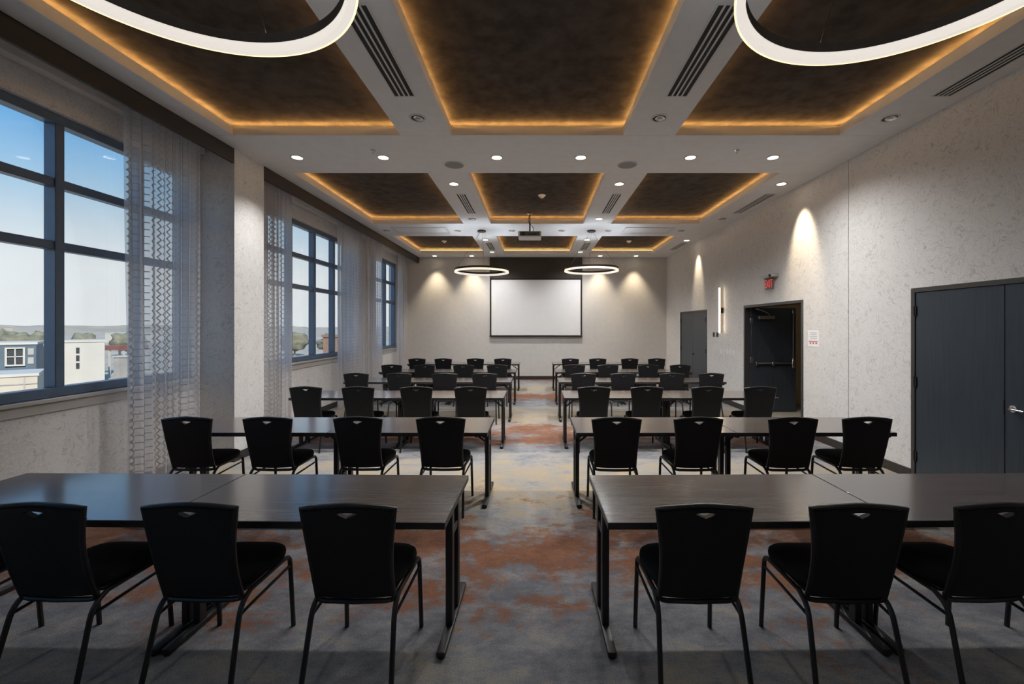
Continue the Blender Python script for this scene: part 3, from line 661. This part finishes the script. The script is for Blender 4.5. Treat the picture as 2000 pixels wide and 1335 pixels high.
# ------------------------------------------------------------------ chairs
def make_chair():
    o = empty('banquet_chair')
    # backrest local frame: u across, w up the lean
    z0, z1, y0, y1 = .41, .895, -.150, -.245
    def P(u, w, d=0):                                   # w 0..1 up the back, d offset forward
        k = (z1-z0); a = math.atan2(y0-y1, k)
        return Vector((u, y0+(y1-y0)*w + .018*math.sin(w*PI)*-1 + d*math.cos(a) - .016*(1-(u/.22)**2), z0+k*w + d*math.sin(a)))
    def hw(w): return .188+.034*w**2.2-.004*math.sin(PI*w)
    out = []
    nb = 10
    for i in range(nb+1): w = .045+(.965-.045)*i/nb; out.append((hw(w)-.006, w))
    for i in range(1, 12): u = (hw(.965)-.006)*(1-2*i/12); out.append((u, .962+.046*(1-abs(1-2*i/12)**1.5)))
    for i in range(nb+1): w = .965-(.965-.045)*i/nb; out.append((-hw(w)+.006, w))
    for i in range(1, 8): u = (-hw(.045)+.006)*(1-2*i/8); out.append((u, .045-.012*math.sin(PI*i/8)))
    hole = []
    for i in range(9): u = -.052+.104*i/8; hole.append((u, .955+.012*(1-(u/.052)**2)))
    for i in range(1, 6): u = .052-.104*i/6; hole.append((u, .955-.046*(1-abs(u)/.052)))
    def panel(off0, off1, mat, name, par, inset=0):
        t = MB(); pts = [(u, w, 0) for u, w in out]; hl = [(u, w, 0) for u, w in hole]
        t.prism(pts, [hl], (0, 0, 1))
        for v in t.bm.verts: v.co = P(v.co.x, v.co.y, off0+(off1-off0)*v.co.z)
        return t.build(name, M[mat], par, ang=35)
    bk = panel(-.010, .012, 'backpanel', 'backrest', o)
    cush = MB()                                                     # front pad
    rings = []
    for sc, off in ((.96, .011), (.985, .02), (.93, .034), (.6, .042), (.05, .044)):
        rings.append([P(u*sc, .46+(min(w, .86)-.46)*sc, off) for u, w in out])
    cush.loft(rings); cush.build('back_cushion', M['fabric'], bk)
    path = []
    for i in range(9): w = .03+(.985-.03)*i/8; path.append(P(hw(w), w))
    for i in range(1, 10): u = hw(.985)*(1-2*i/10); path.append(P(u, .982+.046*(1-abs(1-2*i/10)**1.5)))
    for i in range(9): w = .985-(.985-.03)*i/8; path.append(P(-hw(w), w))
    tail = [P(-hw(0)+.012, -.012), P(-hw(0)+.04, -.022), P(0, -.024), P(hw(0)-.04, -.022), P(hw(0)-.012, -.012)]
    MB().tube(path+tail, .0125, 8, closed=True).build('back_frame', M['tube'], o)
    # seat cushion
    def ring_(s, z, n=40):
        r = []
        for i in range(n):
            a = 2*PI*i/n; ca, sa = math.cos(a), math.sin(a); p = 2/3.6
            x = math.copysign(abs(ca)**p, ca); y = math.copysign(abs(sa)**p, sa)
            w = .208+.018*y
            r.append((x*w*s, .045+y*(.205)*s, z+.006*(1-s)))
        return r
    MB().loft([ring_(.90, .432), ring_(.985, .440), ring_(1.0, .458), ring_(.985, .476), ring_(.93, .487), ring_(.7, .494), ring_(.3, .497), ring_(.02, .498)]).build('seat', M['fabric'], o, ang=60)
    MB().box((-.18, -.12, .418), (.18, .20, .434), .004).build('seat_pan', M['slotdark'], o)
    for s in (-1, 1):
        MB().tube(rnd([(s*.212, -.285, 0), (s*.198, -.185, .385), (s*.196, -.10, .424)], .06, 4), .0125, 8).build('leg', M['tube'], o)
        MB().tube([(s*.196, -.115, .420), (s*.207, .15, .426)], .0125, 8).build('seat_rail', M['tube'], o)
        MB().tube(rnd([(s*.2065, .13, .426), (s*.210, .208, .424), (s*.216, .235, 0)], .05, 4), .0125, 8).build('leg', M['tube'], o)
        MB().tube([(s*.200, -.196, .345), (s*.212, .213, .365)], .008, 6).build('stretcher', M['tube'], o)
        MB().tube([(s*.170, -.150, .412), (s*.196, -.150, .398)], .008, 6).build('back_bracket', M['tube'], o)
    return o
rowlab = ['sixth', 'fifth', 'fourth', 'third', 'second', 'first']
ROW_NEAR = [2.21, 4.08, 6.09, 7.82, 9.56, 11.65]
CH_Y = [2.03, 3.95, 5.97, 7.70, 9.41, 11.28]
CH_X = [([-3.10,-2.35,-1.636,-.885], [.788,1.518,2.19,2.95]),
        ([-3.22,-2.47,-1.64,-.88], [.738,1.48,2.35,3.04]),
        ([-3.20,-2.47,-1.67,-.917], [.80,1.53,2.37,3.10]),
        ([-3.23,-2.46,-1.65,-.93], [.835,1.55,2.43,3.13]),
        ([-3.17,-2.46,-1.60,-.86], [.83,1.57,2.44,3.14]),
        ([-3.13,-2.45,-1.60,-.89], [.886,1.60,2.44,3.15])]
T0 = make_table(); first = True
C0 = make_chair(); cfirst = True
for r in range(6):
    for side in (0, 1):
        sgn = (-1, 1)[side]; sname = ('window', 'door')[side]
        inner = (.465, .36+.015*r)[side]
        rot = -sgn*math.radians((.9, .15, 0, 0, 0, 0)[r]) * -1
        for k in (0, 1):
            t = T0 if first else copy_tree(T0); first = False
            d = inner+TW*(k+.5)
            ang = math.radians((.8, .1, 0, 0, 0, 0)[r])*sgn
            t.location = (sgn*d, ROW_NEAR[r]+TD/2 + (d-inner)*math.tan(abs(ang)), 0); t.rotation_euler = (0, 0, ang)
            tag(t, 'grey wood-grain folding table %s, %s side, %s row from the screen' % (('by the aisle', 'by the wall')[k], sname, rowlab[r]), 'table', 'folding tables in rows')
        xs_ = CH_X[r][side]
        for j, x in enumerate(xs_):
            c = C0 if cfirst else copy_tree(C0); cfirst = False
            k = (3-j) if side == 0 else j
            c.location = (x, CH_Y[r]+.245+random.uniform(-.012, .012), 0)
            c.rotation_euler = (0, 0, math.radians(random.uniform(-1.6, 1.6)))
            tag(c, 'black banquet chair, %s from the aisle, %s side, %s row from the screen' % (ordn[k], sname, rowlab[r]), 'chair', 'banquet chairs at the tables')
# ------------------------------------------------------------------ outside
GZ = -9.0
M['ground'] = noise_mat('city_ground', (.28,.25,.20), (.45,.41,.35), .05, .9, detail=8)
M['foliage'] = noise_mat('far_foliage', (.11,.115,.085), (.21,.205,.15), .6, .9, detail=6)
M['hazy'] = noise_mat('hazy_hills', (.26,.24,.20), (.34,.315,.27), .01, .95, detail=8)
M['whitebld'] = noise_mat('white_stucco', (.43,.42,.40), (.47,.46,.44), .3, .8)
M['tealbld'] = noise_mat('teal_cladding', (.06,.09,.12), (.09,.13,.17), .4, .7)
M['beigebld'] = noise_mat('beige_stucco', (.40,.36,.31), (.45,.41,.35), .3, .8)
M['brick'] = noise_mat('brown_brick', (.20,.12,.09), (.28,.17,.13), 3, .85)
M['darkwin'] = noise_mat('dark_panes', (.03,.035,.04), (.05,.055,.06), 2, .25)
M['redroof'] = noise_mat('dark_red_roof', (.16,.06,.05), (.22,.09,.07), 1, .7)
M['greyroof'] = noise_mat('grey_roof', (.28,.28,.28), (.36,.36,.36), .5, .8)
struct(MB().box((-4000, -1500, GZ-1), (1500, 5000, GZ)).build('ground', M['ground']), 'sunlit pale city ground far below the windows')
def ridge(name, X, y0, y1, n, h0, h1, seed, mat, lab):
    rs = random.Random(seed); t = MB(); a, b_ = [], []
    prof = []
    hh = (h0+h1)/2
    for i in range(n+1):
        hh += rs.uniform(-1, 1)*(h1-h0)*.35; hh = max(h0, min(h1, hh)); prof.append(hh)
    R = []
    for i in range(n+1):
        y = y0+(y1-y0)*i/n; x = X(y)
        R.append([(x+60, y, GZ-.5), (x+30, y, GZ+prof[i]*.8), (x, y, GZ+prof[i]), (x-60, y, GZ-.5)])
    t.loft(R); return struct(t.build(name, M[mat]), lab)
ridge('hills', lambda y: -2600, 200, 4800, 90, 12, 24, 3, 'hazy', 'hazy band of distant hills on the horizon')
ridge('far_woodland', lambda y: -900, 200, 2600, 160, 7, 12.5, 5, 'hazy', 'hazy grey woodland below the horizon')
def far_tree(x, y, s, seed, lab):
    rs = random.Random(seed); o = empty('tree', (x, y, GZ)); tag(o, lab, 'tree', 'trees seen through the windows')
    t = bmesh.new(); bmesh.ops.create_icosphere(t, subdivisions=3, radius=1)
    for v in t.verts:
        n = v.co.copy(); k = 1+.22*math.sin(n.x*5+seed)*math.sin(n.y*6+seed*2)+.12*math.sin(n.z*9+seed*3)+rs.uniform(-.08, .08)
        v.co = Vector((n.x*k*s*.55, n.y*k*s*.55, n.z*k*s*.42+s*.68))
    m = MB(); m._merge(t); m.build('crown', M['foliage'], o, ang=80)
    MB().tube([(0, 0, 0), (0, 0, s*.5)], s*.04, 8).build('trunk', M['brick'], o)
TR = [(-165, 138, 8, 'grey-green tree behind the dark teal apartment block'), (-158, 150, 7.5, 'round grey-green tree behind the white windowless hall'), (-150, 158, 8.2, 'broad tree beyond the white hall, next to the dark red roof'),
      (-172, 150, 8, 'tall tree behind the gap between teal block and white hall'), (-90, 160, 8, 'leafy tree by the street left of the brown brick tower'), (-72, 150, 7, 'small leafy tree just left of the brown brick tower'), (-200, 160, 9, 'dark tree farthest behind the teal apartment block')]
for i, (x, y, s, lab) in enumerate(TR): far_tree(x, y, s, i+1, lab)
def boxb(x0, x1, y0, y1, h, mat, lab, name='building'):
    o = empty(name, ((x0+x1)/2, (y0+y1)/2, GZ)); tag(o, lab, 'building')
    hx, hy = (x1-x0)/2, (y1-y0)/2
    MB().box((-hx, -hy, 0), (hx, hy, h)).build('walls', M[mat], o)
    MB().box((-hx-.15, -hy-.15, h), (hx+.15, hy+.15, h+.35)).build('parapet', M['whitebld' if mat != 'brick' else 'brick'], o)
    return o, hx, hy
# dark teal apartment block with a white framed bay of four windows
o, hx, hy = boxb(-5, 5, -5.5, 5.5, 8.0, 'tealbld', 'dark teal apartment block with a white framed bay of windows')
o.location = (-85.95, 67.85, GZ); o.rotation_euler = (0, 0, PI/4)
f = MB(); bx = hx-2.1
for lo, hi in (((bx-1.0, -hy-.35, 4.75), (bx-.78, -hy, 7.6)), ((bx+.78, -hy-.35, 4.75), (bx+1.0, -hy, 7.6)), ((bx-.78, -hy-.35, 4.75), (bx+.78, -hy, 4.97)), ((bx-.78, -hy-.35, 7.4), (bx+.78, -hy, 7.6)), ((bx-.07, -hy-.3, 4.97), (bx+.07, -hy, 7.4)), ((bx-.78, -hy-.3, 6.1), (bx+.78, -hy, 6.25))): f.box(lo, hi)
f.build('bay_frame', M['whitebld'], o)
for cx in (-.42, .42):
    for cz in (5.54, 6.82): MB().box((bx+cx-.3, -hy-.1, cz-.5), (bx+cx+.3, -hy, cz+.5)).build('window', M['darkwin'], o)
for cx in (1.55, -2.0, -3.6):
    for cz in (3.6, 5.5, 6.9): MB().box((bx+cx-.3, -hy-.08, cz-.5), (bx+cx+.3, -hy, cz+.5)).build('window', M['greyroof'], o)
# low beige building in front
o, hx, hy = boxb(-4, 4, -4, 4, 4.5, 'beigebld', 'low beige building in front of the teal apartment block', 'low_building')
o.location = (-69.6, 55.1, GZ); o.rotation_euler = (0, 0, PI/4)
for cx in (.2, 2.9): MB().box((cx-.07, -hy-.1, 0), (cx+.07, -hy, 4.4)).build('pilaster', M['greyroof'], o)
MB().box((-hx, -hy-.12, 3.5), (hx, -hy, 3.62)).build('string_course', M['greyroof'], o)
# white hall with a column of small dark louvres
o, hx, hy = boxb(-4, 4, -5, 5, 7.9, 'whitebld', 'white windowless hall with a column of dark louvres', 'white_hall')
o.location = (-88.5, 82.5, GZ); o.rotation_euler = (0, 0, PI/4)
for g_ in range(3):
    for k in range(4):
        z = 6.8-1.42*g_-.27*k
        MB().box((.28, -hy-.12, z-.11), (.72, -hy, z+.11)).build('louvre', M['darkwin'], o)
# dark red roofed canopy and grey shed beside it
o = empty('canopy_roof', (-95.5, 99, GZ)); tag(o, 'dark red flat canopy on white posts beside the white hall', 'canopy')
MB().box((-3.5, -3, 5.5), (3.5, 3, 6.5)).build('roof', M['redroof'], o)
for x, y in ((-3.2, -2.8), (0, -2.8), (3.2, -2.8), (-3.2, 2.8), (3.2, 2.8)): MB().box((x-.15, y-.15, 0), (x+.15, y+.15, 5.5)).build('post', M['whitebld'], o)
o, hx, hy = boxb(-90.5, -86.5, 92, 95, 4.2, 'greyroof', 'low grey shed in front of the red canopy', 'shed')
# brown brick tower seen in the middle window
o, hx, hy = boxb(-29.8, -25, 60, 68, 9.3, 'brick', 'brown brick tower block seen through the middle window', 'brick_building')
for cz in (2.6, 4.9): MB().box((-1.9, -hy-.08, cz-.7), (-1.2, -hy, cz+.7)).build('window', M['whitebld'], o)
rs = random.Random(11)
for i, (x, y, w, h, lab) in enumerate(((-300, 235, 22, 7, 'long pale distant building behind the teal block'), (-280, 300, 30, 6.5, 'wide pale distant warehouse behind the white hall'), (-230, 340, 26, 7, 'pale distant warehouse seen past the red canopy'), (-330, 260, 12, 10.3, 'tall pale pinkish distant building on the skyline'))):
    boxb(x-w/2, x+w/2, y-6, y+6, h, ('beigebld', 'whitebld', 'whitebld', 'beigebld')[i], lab, 'distant_building')
